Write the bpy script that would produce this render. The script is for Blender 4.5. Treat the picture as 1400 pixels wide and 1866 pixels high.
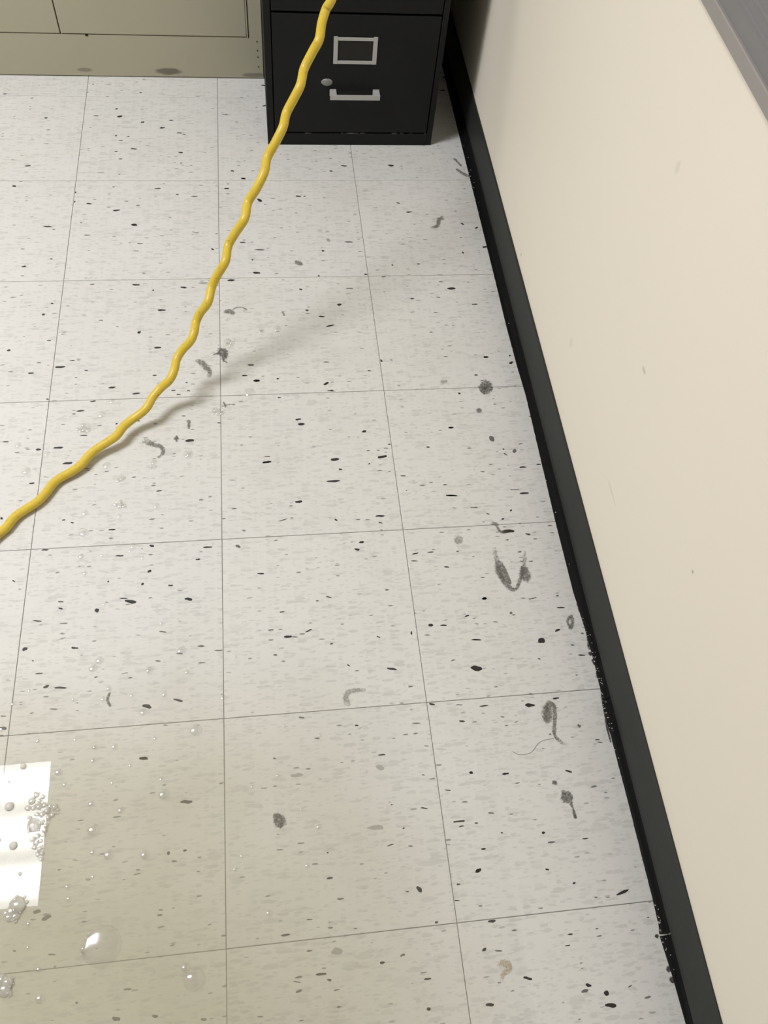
import bpy, bmesh, math, random
from mathutils import Vector, Matrix, noise as mnoise

for o in list(bpy.data.objects):
    bpy.data.objects.remove(o)
scene = bpy.context.scene
COL = scene.collection

# ------------------------------------------------------------------ camera
cam_d = bpy.data.cameras.new('camera')
cam_d.sensor_fit = 'VERTICAL'
cam_d.sensor_height = 36.0
cam_d.lens = 1535.54 / 1866 * 36.0
cam_d.clip_start = 0.02
cam = bpy.data.objects.new('camera', cam_d)
COL.objects.link(cam)
RX = (0.990992, -0.106956, 0.080590)
RY = (-0.049881, -0.853279, -0.519064)
RZ = (0.124283, 0.510368, -0.850928)
cam.matrix_world = Matrix((
    (RX[0], -RY[0], -RZ[0], 0.09507),
    (RX[1], -RY[1], -RZ[1], -1.61985),
    (RX[2], -RY[2], -RZ[2], 1.23788),
    (0, 0, 0, 1)))
scene.camera = cam

# ------------------------------------------------------------------ world and exposure
world = bpy.data.worlds.new('world')
scene.world = world
world.use_nodes = True
world.node_tree.nodes['Background'].inputs[0].default_value = (0.9, 0.92, 1.0, 1)
world.node_tree.nodes['Background'].inputs[1].default_value = 0.0
LENS_POWER = 56.0            # radiance of the fluorescent lens (the one lamp of the room)
vs = scene.view_settings
vs.view_transform = 'Standard'
vs.look = 'None'
vs.gamma = 1.0
vs.use_curve_mapping = False
vs.exposure = 0.0

# room extents (metres): origin on a floor tile corner, x to the right wall, y to the back wall
XL, XR = -6.4, 0.590
YF, YB = -7.0, 0.845
H = 2.76
T = 0.3048

# ------------------------------------------------------------------ tables (tenths of a millimetre, on the floor)
FLECKS = '''-4888,3106,96,30,1,0 -3881,2211,69,51,1,0 -2329,2568,62,38,1,0 -2778,2300,123,30,1,0 -2239,2285,124,59,1,0 -1717,2078,88,52,1,0 -1268,1871,124,44,1,0 -1066,2153,98,30,1,0 -879,1678,124,36,1,0 -767,1629,89,29,1,0 -2289,1572,52,36,1,0 -2172,1395,104,28,0,0 -2014,1538,61,29,1,0 -1873,1095,155,35,0,0 -2254,1002,85,28,0,0 -2147,741,85,34,0,0 -836,974,104,49,0,0 -818,601,60,34,0,0 -4103,500,123,40,0,0 -4314,-179,88,51,0,0 -3038,-388,57,51,0,0 314,330,78,41,0,0 547,67,95,40,0,0 177,-271,111,33,0,0 569,3048,84,39,1,0 176,2394,155,23,1,0 1111,3568,124,48,1,0 1107,2745,103,46,1,0 -1806,3213,64,31,1,0 -2926,3526,36,39,1,0 -1307,-266,134,33,0,0 -885,-462,67,32,0,0 -520,-522,159,26,0,0 -2243,-204,58,26,0,0 -1952,-680,90,19,0,0 -1700,-814,90,19,0,0 -2720,-751,113,38,0,0 -2141,-967,162,50,0,0 -1755,-1431,145,67,-1,0 -3497,-1460,204,36,-1,0 -2837,-1353,63,24,-1,0 -2691,-1732,134,18,-1,0 -134,-2194,64,47,-1,0 -1612,-2001,135,24,-1,0 -1690,-2216,141,17,-1,0 -478,-1689,130,18,-1,0 -3852,-2632,98,45,-1,0 -3343,-2422,53,28,-1,0 884,-665,131,66,-48,0 835,-2227,224,30,-1,0 754,-2904,151,51,-1,0 235,-3107,165,50,-1,0 495,-2002,130,24,-1,0 677,-2523,32,41,-1,0 -1641,-3192,153,49,-1,0 -2496,-3161,91,27,-1,0 -711,-3290,131,44,-1,0 -324,-3172,195,22,-1,0 -1304,-3353,46,33,-1,0 -1125,-3898,173,53,-2,0 -3212,-3663,52,26,-2,0 -3349,-3955,58,51,-2,0 -3925,-2122,92,17,-1,0 -2542,282,158,20,0,0 -2141,209,50,27,0,0 -3026,-692,40,50,0,0 -1532,-4474,66,61,-2,0 -1171,-4872,139,50,-2,0 -3885,-4852,70,44,-2,0 -2921,-5294,190,43,-2,0 -2716,-5144,106,24,-2,0 -3430,-5421,111,37,-2,0 -2451,-5393,70,24,-2,0 -1962,-5819,133,37,-2,0 -1524,-5980,140,32,-2,0 -1204,-5559,86,28,-2,0 -857,-5938,85,28,-2,0 -584,-5954,57,28,-2,0 -622,-5756,43,28,-2,0 -760,-6039,78,23,-2,0 -2955,-6092,103,36,-2,0 -3078,-6047,55,27,-2,0 -2485,-6341,150,36,-3,0 -2589,-6403,68,18,-3,0 -2384,-6891,134,26,-3,0 -2799,-7134,172,42,-3,0 -3125,-7159,92,42,-3,0 -2614,-7471,164,53,-3,0 -3165,-7858,90,36,-3,0 -2924,-7943,58,36,-3,0 -3697,-6964,112,25,-3,0 -3576,-8527,44,53,-3,0 -2583,-8616,63,23,-3,0 -2443,-8677,57,26,-3,0 -1792,-8849,114,34,-3,0 -1052,-8130,98,24,-3,0 -551,-7095,164,60,-3,0 -1138,-9198,82,37,-4,0 -236,-9280,159,30,-4,0 793,-7627,165,42,-3,0 670,-5765,117,52,-2,0 454,-5627,102,24,-2,0 571,-5371,125,29,-2,0 -2265,-4136,88,21,-2,0 -3219,-3663,52,31,-2,0 -3185,-4631,86,20,-2,0 -1463,-6612,76,26,-3,0 -1836,-6657,41,31,-3,0 -2278,-6130,103,32,-2,0 305,323,61,34,0,0 547,67,104,47,0,0 177,-271,102,33,0,0 2526,325,80,41,0,0 3922,528,146,63,0,0 2833,512,144,49,0,0 1738,-533,121,39,0,0 1876,-534,52,26,0,0 4150,-1076,149,45,0,0 3939,-775,79,33,0,0 487,-1996,130,24,-1,0 2157,-2279,50,54,-1,0 2728,-2017,185,30,-1,0 5292,-1472,102,49,-44,0 5589,-1602,96,47,19,0 5674,-2214,122,49,-1,0 3004,-2996,82,34,-1,0 2024,-3033,48,80,-1,1 2630,-3391,145,22,-1,0 1628,-3395,71,39,-1,0 1720,-3981,70,43,-2,0 1727,-4072,94,16,-2,0 2002,-4160,125,32,-2,0 2152,-4413,178,40,18,0 2380,-3842,90,53,36,0 4552,-3248,83,23,-1,0 4744,-3446,190,57,-1,0 3892,-3717,89,28,-1,0 4435,-3692,90,22,-1,0 5167,-3911,140,33,-2,0 571,-5371,125,24,-2,0 447,-5632,109,24,-2,0 670,-5760,131,43,-2,0 1066,-5728,51,33,-2,0 1968,-5883,122,55,17,0 2037,-6057,118,33,-2,0 2007,-5350,120,25,-2,0 3063,-5353,76,50,-2,0 2816,-5601,68,24,-2,0 5155,-5338,110,41,-2,0 4884,-5784,70,25,-2,0 4355,-5299,86,20,-2,0 3275,-5346,54,25,-2,0 4485,-6229,53,43,-2,0 1399,-6707,114,40,-3,0 1446,-6817,128,49,-3,0 2577,-7039,86,49,-3,0 3050,-6755,29,32,-3,0 4201,-7026,103,36,-3,0 1072,-6185,65,23,-2,0 3586,-2729,37,41,-1,0 4145,-2711,67,29,-1,0 5161,-2382,39,48,-1,0 793,-7627,165,38,7,0 808,-7505,110,17,-3,0 2000,-7629,154,51,-3,0 2080,-7849,69,34,-3,0 2855,-7618,178,60,3,0 1937,-8091,241,41,-3,0 1305,-8482,128,48,-3,0 1024,-8831,160,19,14,0 2682,-8851,163,35,-3,0 2675,-8984,67,31,-3,0 2603,-7758,42,25,-3,0 1920,-8884,62,30,-38,0 3182,-8046,98,21,-3,0 3900,-8277,63,21,-3,0 3989,-8509,208,33,-9,0 4350,-8777,125,16,-3,0 3713,-7444,65,31,-3,0 3010,-7348,57,22,-3,0 3203,-8358,35,16,-3,0 619,-9831,108,21,-4,0 2314,-9346,86,38,-4,0 2225,-9477,92,41,-4,0 1982,-9151,53,15,-4,0 2676,-9131,40,23,-3,0 765,-9133,91,15,-4,0 3199,-9621,121,22,5,0 3462,-9608,113,23,-4,0 3165,-9757,119,15,-4,0 3694,-9906,93,22,-4,0 2647,-10260,77,18,-4,0 1690,-10325,108,21,-15,0 1502,-10379,57,21,-4,0 931,-10532,81,20,-4,0 1003,-10964,134,40,-4,0 1110,-10975,110,17,-4,0 1330,-10885,124,23,23,0 1673,-11132,61,20,-4,0 793,-11252,66,19,-4,0 2575,-11616,158,39,-13,0 3281,-10932,84,40,12,0 2954,-11043,28,54,-4,0 4233,-10522,78,39,-4,0 3900,-10811,71,21,-4,0 3976,-11236,165,20,-4,0 3903,-11709,187,71,-4,0 3493,-10947,108,20,-4,0 3124,-12225,96,37,-5,0 3544,-12268,103,12,-5,0 3918,-12317,154,21,3,0 2423,-11072,68,20,-31,0 260,-9297,91,54,-46,1 1912,-11508,61,19,-31,0 5156,-5336,101,37,-2,0 5633,-5499,88,57,-2,0 5645,-5317,32,41,-2,0 5394,-6104,160,19,-2,0 4884,-5790,62,28,-2,0 4193,-7027,100,33,-3,0 4926,-7314,122,94,-34,1 5301,-7613,76,77,-3,1 5119,-7674,83,41,-52,1 5104,-7561,41,28,-3,0 5384,-7976,132,33,8,0 3986,-8504,218,29,-3,0 3907,-8276,79,20,-3,0 5147,-8447,177,17,-3,0 5303,-8532,171,36,-3,0 4350,-8775,139,16,-3,0 4860,-9292,228,66,10,0 5203,-9366,92,32,-17,0 4818,-9037,44,38,-3,0 4995,-8871,39,39,-3,0 4573,-8920,65,20,-21,0 5693,-7930,88,24,-3,0 4233,-10524,84,40,-4,0 4883,-10563,79,14,-4,0 5045,-10578,147,17,9,0 5478,-10778,139,28,1,0 5035,-11330,119,95,-21,0 5336,-11172,104,36,16,0 5527,-11439,67,19,-4,0 5639,-11622,123,21,-4,0 3983,-11233,152,19,-4,0 4628,-10814,50,46,-38,1 5068,-12286,104,33,-5,0 4637,-12364,167,59,-5,0 3925,-9624,54,18,-4,0 4272,-10140,74,15,-4,0 3695,-9905,90,18,-4,0 5734,-11253,52,27,-4,1 5470,-10561,48,34,-4,1 3892,-10812,80,19,17,0 3489,-10948,102,19,-4,0 4934,-11630,51,26,-4,1 4175,-12510,67,13,-5,0 5330,-12743,54,43,-5,1 5564,-12975,74,13,-5,0 5595,-13017,94,13,-5,0 4065,-13356,111,31,6,0 3557,-13296,58,31,-5,0 5017,-13402,106,33,-25,0 3754,-13884,100,15,-5,0 3862,-14162,37,20,-5,0 5047,-14351,90,17,8,0 4411,-14700,55,25,-5,0 4460,-14218,50,35,-5,0 4548,-14354,114,28,4,1 3440,-14627,98,38,17,1 5407,-15091,202,37,10,0 5771,-15245,69,26,7,0 3521,-15263,112,37,-1,0 5681,-15433,30,13,-6,0 4555,-15529,83,18,-6,0 4490,-15658,78,15,7,0 3360,-15591,70,35,7,0 3876,-15979,128,30,-19,0 4664,-16141,76,39,2,0 4880,-16255,71,52,-24,0 4898,-16393,152,57,6,0 3328,-16221,113,43,7,0 4600,-16201,105,39,19,1 5216,-16211,71,19,19,1 3550,-15626,104,15,-6,0 3524,-13999,43,15,-5,0 3563,-14354,55,17,-5,0 4752,-14911,43,28,-6,0 3543,-12525,96,24,-5,0 1948,-12459,59,27,-5,0 2276,-12925,115,23,-5,0 3560,-13293,58,37,-5,0 3273,-13954,169,32,-1,0 3299,-14023,85,16,6,0 2802,-13730,107,22,-5,0 2264,-14178,110,18,6,0 2543,-14217,71,15,-5,0 3564,-14352,72,21,-5,0 1394,-14525,85,32,-6,0 2595,-14778,105,52,-54,0 2426,-14791,53,15,-6,0 3140,-14769,54,20,-6,0 2773,-15205,48,26,-6,0 769,-15155,118,30,-6,0 1091,-15003,83,14,-6,0 1202,-15652,146,31,-6,0 1297,-15728,60,29,-6,0 2001,-15602,67,32,-6,0 2564,-15849,97,24,7,0 2534,-16183,55,39,-6,0 904,-15814,85,32,21,1 2274,-15544,71,28,21,1 885,-15707,115,13,-15,1 3446,-14618,83,45,17,1 744,-14097,102,13,-5,1 3069,-14967,129,15,-6,0 2850,-13265,52,14,-5,0 2847,-12497,136,15,-5,0 2476,-13973,33,21,-5,0 1389,-14196,32,18,-5,0 2346,-13640,39,16,-5,0 3176,-13512,92,14,-5,0 3094,-13142,104,14,-5,0 3516,-14000,51,13,-5,0 1143,-12273,93,24,-5,1 1025,-13108,196,61,-5,2 2234,-13101,126,79,-5,2 2091,-13930,221,63,-5,2 1423,-15415,153,91,-6,2 -2827,-9168,117,25,-4,0 -3253,-9703,52,22,-25,0 -1438,-10185,188,61,-4,0 -1546,-10123,133,20,-4,0 -536,-10206,125,47,-15,0 -822,-9944,86,31,-4,0 -1259,-9890,43,42,-4,0 -1160,-9667,68,43,32,0 -1798,-9811,31,28,-4,0 -2491,-10233,80,26,-15,0 -2501,-10114,89,34,-4,1 -1939,-10305,75,59,-48,0 -2825,-10418,149,19,-10,0 -2426,-10487,118,20,-4,1 -2226,-10910,110,35,-4,0 -2959,-10874,80,57,-4,0 -2823,-11073,34,19,-4,0 -2711,-11283,114,21,-4,0 -2593,-11497,87,38,12,0 -2380,-11532,187,36,-5,0 -2450,-11849,125,20,-10,1 -672,-11856,151,39,-11,0 -1119,-11916,139,58,-15,0 -1138,-12683,125,45,0,0 -72,-11113,137,19,-4,1 -324,-11295,118,16,-4,1 613,-9827,114,21,-4,0 -393,-9498,76,29,-4,0 -1646,-9352,137,25,-4,0 -3135,-12075,109,40,-5,0 -924,-10740,119,26,-4,1 -1380,-11452,69,18,-4,1 -1882,-11403,57,25,-4,1 -1137,-12684,126,41,3,0 -528,-13341,173,51,-5,0 -760,-13997,43,43,36,0 -541,-13982,55,28,-5,0 -2420,-14558,99,44,-6,0 -2291,-14643,118,48,16,0 -2184,-14074,37,23,-5,1 -2651,-14991,43,21,-6,0 -1347,-15874,107,46,-6,0 -878,-15896,73,33,-6,0 -1224,-15568,102,21,3,1 -853,-14755,73,22,-6,1 -1835,-15649,38,24,-6,1 -2187,-15080,97,21,-6,1 -284,-15995,77,33,-6,1'''
BUBBLES = '''-1937,-11260,53 -1847,-11141,53 -636,-11074,60 -1105,-11355,47 -543,-11430,30 -1686,-11596,35 -868,-11758,35 -1755,-11757,35 -2188,-11722,23 -2831,-11539,20 -3039,-11728,34 -1347,-11735,23 -1164,-12004,46 -405,-12331,75 -5,-11879,35 -1553,-12479,39 -983,-12410,26 -1829,-12466,23 -2625,-12300,17 -2108,-12332,14 -943,-10600,31 -2257,-9327,38 -2179,-9646,19 188,-11242,15 -1841,-12656,17 -1479,-9275,19 -3147,-12088,39 -2123,-10011,19 -1841,-10211,15 -2304,-12776,44 -2204,-12958,26 -1555,-12989,22 -1833,-12465,23 -1849,-12656,16 -1316,-12773,18 -842,-13213,62 -1823,-13254,39 -1418,-13380,39 -1775,-13602,69 -1761,-13895,30 -1547,-13947,59 -1071,-13992,51 -1734,-14207,21 -2059,-14297,21 -2027,-14444,27 -2507,-14698,26 -2485,-14972,18 -2328,-15236,32 -2283,-15564,47 -512,-15407,48 -2632,-12314,18 -880,-13005,13 885,-12382,26 1392,-12563,26 2029,-13143,17 1702,-13364,22 1068,-13589,25 1293,-13848,33 1105,-14338,27 134,-14288,27 568,-14875,36 760,-13093,17 389,-13218,22 229,-14134,24 1532,-15242,15 -2981,-7262,48 -3482,-7048,48 -3287,-7605,66 -1948,-6148,45 -1949,-7561,59 -2249,-8503,46 -2108,-8295,28 -2243,-8886,68 -2244,-9323,40 -1439,-9195,49 -578,-7413,60 -1921,-9331,18 -1089,-8435,51 -1277,-9423,27 -2167,-9639,35 -2111,-6448,62 -3063,-7360,24 -1688,-8603,32 -554,-7385,60 795,-4519,54 1104,-4475,67 531,-6053,89 100,-5285,31 -130,-5071,39'''
PAINTED_GREY = '''-2789,-12657,44 -2957,-12853,17 -2914,-13192,65 -2804,-13713,59 -2677,-14079,29 -2989,-13625,25'''
FOAM = {
 'big_bubble': [(-1571, -15048, 251)],
 'faint_bubble': [(-403, -15541, 139)],
 'foam_light': [(-2568, -13065, 48), (-2623, -13144, 52), (-2665, -13235, 43), (-2592, -13242, 35), (-2521, -13227, 48), (-2450, -13213, 39), (-2374, -13240, 35), (-2311, -13257, 43), (-2266, -13292, 22), (-2410, -13300, 43), (-2333, -13349, 34), (-2382, -13386, 39), (-2469, -13336, 47), (-2532, -13330, 34), (-2559, -13472, 98), (-2449, -13441, 34), (-2403, -13487, 30), (-2418, -13547, 38), (-2433, -13606, 34), (-2503, -13620, 42), (-2561, -13655, 38), (-2505, -13701, 42), (-2446, -13686, 30), (-2530, -13758, 34), (-2456, -13785, 38), (-2470, -13854, 34), (-2424, -13848, 29), (-2429, -13917, 29), (-2631, -13363, 30), (-2481, -13104, 35), (-2518, -13154, 30)],
 'foam_lower': [(-2665, -14461, 112), (-2735, -14528, 81), (-2757, -14591, 61), (-2680, -14589, 61), (-2802, -14540, 45)],
 'foam_corner': [(-2768, -15311, 78), (-2689, -15345, 78), (-2718, -15420, 86), (-2657, -15306, 39), (-2835, -15373, 98), (-2658, -15460, 39)],
 'foam_cord': [(-2397, -6757, 68), (-2453, -6800, 49), (-2325, -6791, 49), (-2416, -6665, 44), (-2318, -6715, 44), (-2503, -6752, 34), (-2367, -6849, 34)],
 'foam_mid': [(-1688, -8387, 69), (-1767, -8369, 37), (-1620, -8404, 46), (-1680, -8319, 42)],
 'foam_mid_b': [(-1693, -7846, 61), (-1748, -7885, 38), (-1648, -7820, 33)],
 'foam_loop': [(-1162, -7544, 53), (-1195, -7615, 38), (-1129, -7502, 34), (-1188, -7470, 29), (-1137, -7618, 29)],
 'foam_seam': [(-98, -6428, 60), (-49, -6494, 70), (12, -6512, 50), (-135, -6458, 35), (38, -6434, 35)],
 'foam_dirt': [(144, -4766, 69), (222, -4804, 58), (105, -4835, 48), (195, -4873, 53), (263, -4734, 37), (38, -5042, 37)],
}
LINT = {
 'round_scuff': [[(4983, -5979, 60), (5068, -6021, 66), (5079, -6138, 60), (4977, -6192, 66), (4948, -6094, 60), (5025, -6089, 66)]],
 'small_scuff': [[(4767, -6675, 38), (4815, -6640, 44)]],
 'faint_oval': [[(4173, -5939, 30), (4235, -5930, 48), (4284, -5912, 27)]],
 'w_lint': [[(4567, -9613, 35), (4562, -9795, 34), (4597, -9976, 45), (4634, -10214, 52), (4686, -10363, 44), (4788, -10393, 23), (4862, -10288, 24), (4955, -10089, 29), (5030, -9915, 29), (5079, -9707, 19)], [(4554, -9914, 40), (4554, -10062, 39), (4607, -10213, 34)], [(4999, -10003, 53), (4997, -10151, 74), (5006, -10239, 52)], [(4640, -9890, 19), (4687, -10071, 18), (4716, -10278, 21)]],
 'tail_lint': [[(4600, -9113, 27), (4679, -9139, 30), (4693, -9219, 19), (4735, -9290, 22), (4832, -9296, 19)]],
 'faint_blob': [[(3925, -9451, 40), (3972, -9408, 67), (4020, -9364, 40)]],
 'loop_lint': [[(5621, -10941, 23), (5614, -11052, 23), (5552, -11158, 23)], [(5583, -10952, 21), (5533, -11032, 18), (5551, -11130, 18)]],
 'hook_lint': [[(4808, -12626, 30), (4836, -12493, 36), (4924, -12371, 37), (4989, -12387, 33), (4990, -12540, 30), (4919, -12835, 23), (4971, -12938, 23), (5040, -13002, 16)], [(4908, -12414, 43), (4876, -12564, 59), (4838, -12645, 33)]],
 'tailed_clump': [[(4870, -13691, 41), (4904, -13755, 82), (4938, -13820, 53)], [(4758, -13532, 28), (4783, -13566, 22)], [(4948, -13851, 19), (4959, -13943, 14), (4965, -14057, 19)]],
 'wet_clump': [[(-13, -4954, 47), (38, -5025, 84), (76, -5130, 60), (62, -5216, 34)], [(61, -5250, 18), (125, -5303, 10)], [(-40, -5057, 16), (-117, -5089, 10)]],
 'wet_strip': [[(-438, -5225, 31), (-348, -5286, 52), (-259, -5408, 54), (-195, -5511, 34), (-208, -5628, 33)]],
 'loop_clump': [[(-1344, -7054, 41), (-1247, -7113, 49), (-1151, -7162, 36), (-1055, -7197, 34), (-1006, -7288, 29), (-1027, -7376, 24), (-1096, -7431, 19)]],
 'strand_clump': [[(100, -3987, 35), (181, -3971, 52), (274, -4029, 35)], [(235, -3954, 11), (316, -3881, 8), (438, -3873, 10), (531, -3943, 14)]],
 'tick': [[(1237, -4019, 19), (1260, -4112, 16)]],
 'speck_pair': [[(-575, -6651, 25), (-566, -6735, 22), (-573, -6827, 17)]],
 'star_speck': [[(-821, -7044, 20), (-779, -7031, 27), (-750, -7047, 17)], [(-779, -6985, 15), (-777, -7100, 15)]],
 'seam_lint': [[(52, -6259, 13), (88, -6357, 15)], [(76, -6325, 10), (163, -6312, 8), (250, -6316, 6)]],
 's_lint': [[(4594, -1590, 30), (4710, -1548, 39), (4760, -1440, 39), (4785, -1326, 39), (4886, -1295, 39)]],
 'grey_smudge': [[(1564, -2592, 33), (1630, -2640, 53), (1696, -2693, 24)]],
 'tiny_smudge': [[(2274, -1919, 25), (2312, -1981, 33)]],
 'corner_lint': [[(5457, 376, 30), (5554, 250, 35), (5701, 124, 35)], [(5452, 760, 25), (5527, 610, 25), (5580, 503, 19)]],
 'pale_hook': [[(1844, -12128, 36), (1824, -12019, 36), (1860, -11945, 33), (1967, -11916, 27), (2117, -11919, 24)]],
 'soft_spot': [[(696, -13635, 33), (765, -13726, 74), (813, -13752, 41)]],
 'short_strand': [[(-1668, -11664, 12), (-1693, -11768, 17), (-1651, -11867, 14)]],
 'grime_a': [[(5779, -10726, 22), (5798, -10871, 25), (5824, -11046, 22), (5825, -11233, 21), (5810, -11386, 24), (5785, -11521, 21)]],
 'grime_b': [[(5782, -11596, 25), (5782, -11626, 21)], [(5811, -11718, 31), (5807, -11792, 14)], [(5815, -11940, 21), (5833, -12101, 25), (5833, -12217, 23)], [(5819, -12301, 27), (5805, -12442, 27), (5781, -12594, 16), (5758, -12827, 13), (5759, -13017, 11)]],
 'yellow_stain': [[(3517, -15809, 28), (3581, -15778, 37), (3650, -15798, 37), (3638, -15859, 34), (3558, -15901, 25), (3533, -15960, 22)]],
 'grime_c': [[(5736, -15666, 24), (5738, -15682, 18)], [(5791, -15742, 15)], [(5778, -16069, 30), (5813, -16078, 18)], [(5795, -16181, 26), (5803, -16218, 24)]],
 'hair': [[(4895, -12899, 3), (4705, -12925, 3), (4608, -12989, 3), (4499, -13083, 3), (4337, -13098, 3), (4232, -13044, 3)]],
}
CORD = [(-3539, -8849, 78), (-3445, -8742, 79), (-3337, -8561, 80), (-3179, -8423, 81), (-3017, -8294, 83), (-2900, -8139, 84), (-2797, -7953, 85), (-2681, -7837, 92), (-2507, -7732, 106), (-2356, -7607, 118), (-2249, -7454, 138), (-2115, -7324, 165), (-1913, -7199, 205), (-1770, -7097, 232), (-1659, -6923, 255), (-1520, -6800, 282), (-1355, -6708, 342), (-1234, -6624, 414), (-1136, -6456, 474), (-985, -6325, 564), (-828, -6272, 694), (-739, -6132, 782), (-694, -5922, 829), (-583, -5800, 938), (-424, -5736, 1094), (-353, -5620, 1188), (-321, -5442, 1239), (-231, -5348, 1375), (-76, -5340, 1613), (1, -5104, 1741), (116, -5018, 1933), (268, -4946, 2166), (326, -4657, 2248), (473, -4569, 2465), (636, -4515, 2705), (702, -4220, 2790), (862, -4144, 3016), (1003, -3982, 3213), (1060, -3721, 3284), (1208, -3611, 3496), (1346, -3472, 3694), (1413, -3230, 3780), (1556, -3137, 4003), (1661, -3047, 4167), (1736, -2759, 4263), (1884, -2660, 4501), (1988, -2610, 4673), (2051, -2270, 4741), (2135, -2068, 4862), (2215, -2064, 5000)]


# ------------------------------------------------------------------ helpers
random.seed(7)

def tag(o, label=None, cat=None, group=None, kind=None):
    if label: o['label'] = label
    if cat: o['category'] = cat
    if group: o['group'] = group
    if kind: o['kind'] = kind
    return o

def link(o, parent=None):
    COL.objects.link(o)
    if parent: o.parent = parent
    return o

def empty(name, loc=(0, 0, 0)):
    o = bpy.data.objects.new(name, None)
    o.empty_display_size = 0.05
    o.location = loc
    return link(o)

def mesh_obj(name, verts, faces, mat, parent=None, smooth=False, loc=(0, 0, 0)):
    me = bpy.data.meshes.new(name)
    me.from_pydata(verts, [], faces)
    me.update()
    if mat: me.materials.append(mat)
    if smooth:
        for p in me.polygons: p.use_smooth = True
    o = bpy.data.objects.new(name, me)
    o.location = loc
    return link(o, parent)

def bm_obj(name, bm, mat, parent=None, smooth=False, loc=(0, 0, 0)):
    me = bpy.data.meshes.new(name)
    bm.normal_update()
    bm.to_mesh(me); bm.free()
    if mat: me.materials.append(mat)
    if smooth:
        for p in me.polygons: p.use_smooth = True
    o = bpy.data.objects.new(name, me)
    o.location = loc
    return link(o, parent)

def bm_box(bm, x0, x1, y0, y1, z0, z1, bev=0.0, seg=2):
    r = bmesh.ops.create_cube(bm, size=1.0)
    vs_ = r['verts']
    for v in vs_:
        v.co = Vector(((x0 + x1) / 2 + v.co.x * (x1 - x0), (y0 + y1) / 2 + v.co.y * (y1 - y0), (z0 + z1) / 2 + v.co.z * (z1 - z0)))
    if bev > 0:
        es = list({e for v in vs_ for e in v.link_edges})
        bmesh.ops.bevel(bm, geom=es, offset=bev, segments=seg, affect='EDGES', profile=0.5)

def box(name, x0, x1, y0, y1, z0, z1, mat, parent=None, bev=0.0, seg=2):
    bm = bmesh.new()
    bm_box(bm, x0, x1, y0, y1, z0, z1, bev, seg)
    return bm_obj(name, bm, mat, parent)

def tube(name, pts, rad, mat, parent=None, n=14):
    P = [Vector(p) for p in pts]
    verts, faces = [], []
    up = Vector((0, 0, 1))
    prev = None
    for i, p in enumerate(P):
        t = (P[min(i + 1, len(P) - 1)] - P[max(i - 1, 0)]).normalized()
        if prev is None:
            a = t.cross(up)
            if a.length < 1e-4: a = t.cross(Vector((1, 0, 0)))
            a.normalize()
        else:
            a = (prev - t * prev.dot(t)).normalized()
        prev = a
        b = t.cross(a)
        r = rad[i] if isinstance(rad, (list, tuple)) else rad
        for k in range(n):
            c = 2 * math.pi * k / n
            verts.append(p + a * (math.cos(c) * r) + b * (math.sin(c) * r))
    for i in range(len(P) - 1):
        for k in range(n):
            k2 = (k + 1) % n
            faces.append((i * n + k, i * n + k2, (i + 1) * n + k2, (i + 1) * n + k))
    faces.append(tuple(range(n - 1, -1, -1)))
    faces.append(tuple((len(P) - 1) * n + k for k in range(n)))
    return mesh_obj(name, verts, faces, mat, parent, smooth=True)

def catmull(pts, sub):
    P = [Vector(p) for p in pts]
    out = []
    for i in range(len(P) - 1):
        p0, p1, p2, p3 = P[max(i - 1, 0)], P[i], P[i + 1], P[min(i + 2, len(P) - 1)]
        for s in range(sub):
            t = s / sub
            out.append(0.5 * ((2 * p1) + (p2 - p0) * t + (2 * p0 - 5 * p1 + 4 * p2 - p3) * t * t + (3 * p1 - p0 - 3 * p2 + p3) * t ** 3))
    out.append(P[-1])
    return out

# ------------------------------------------------------------------ material helpers
def srgb(r, g, b):
    f = lambda c: (c / 255 / 12.92) if c / 255 <= 0.04045 else ((c / 255 + 0.055) / 1.055) ** 2.4
    return (f(r), f(g), f(b), 1.0)

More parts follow.
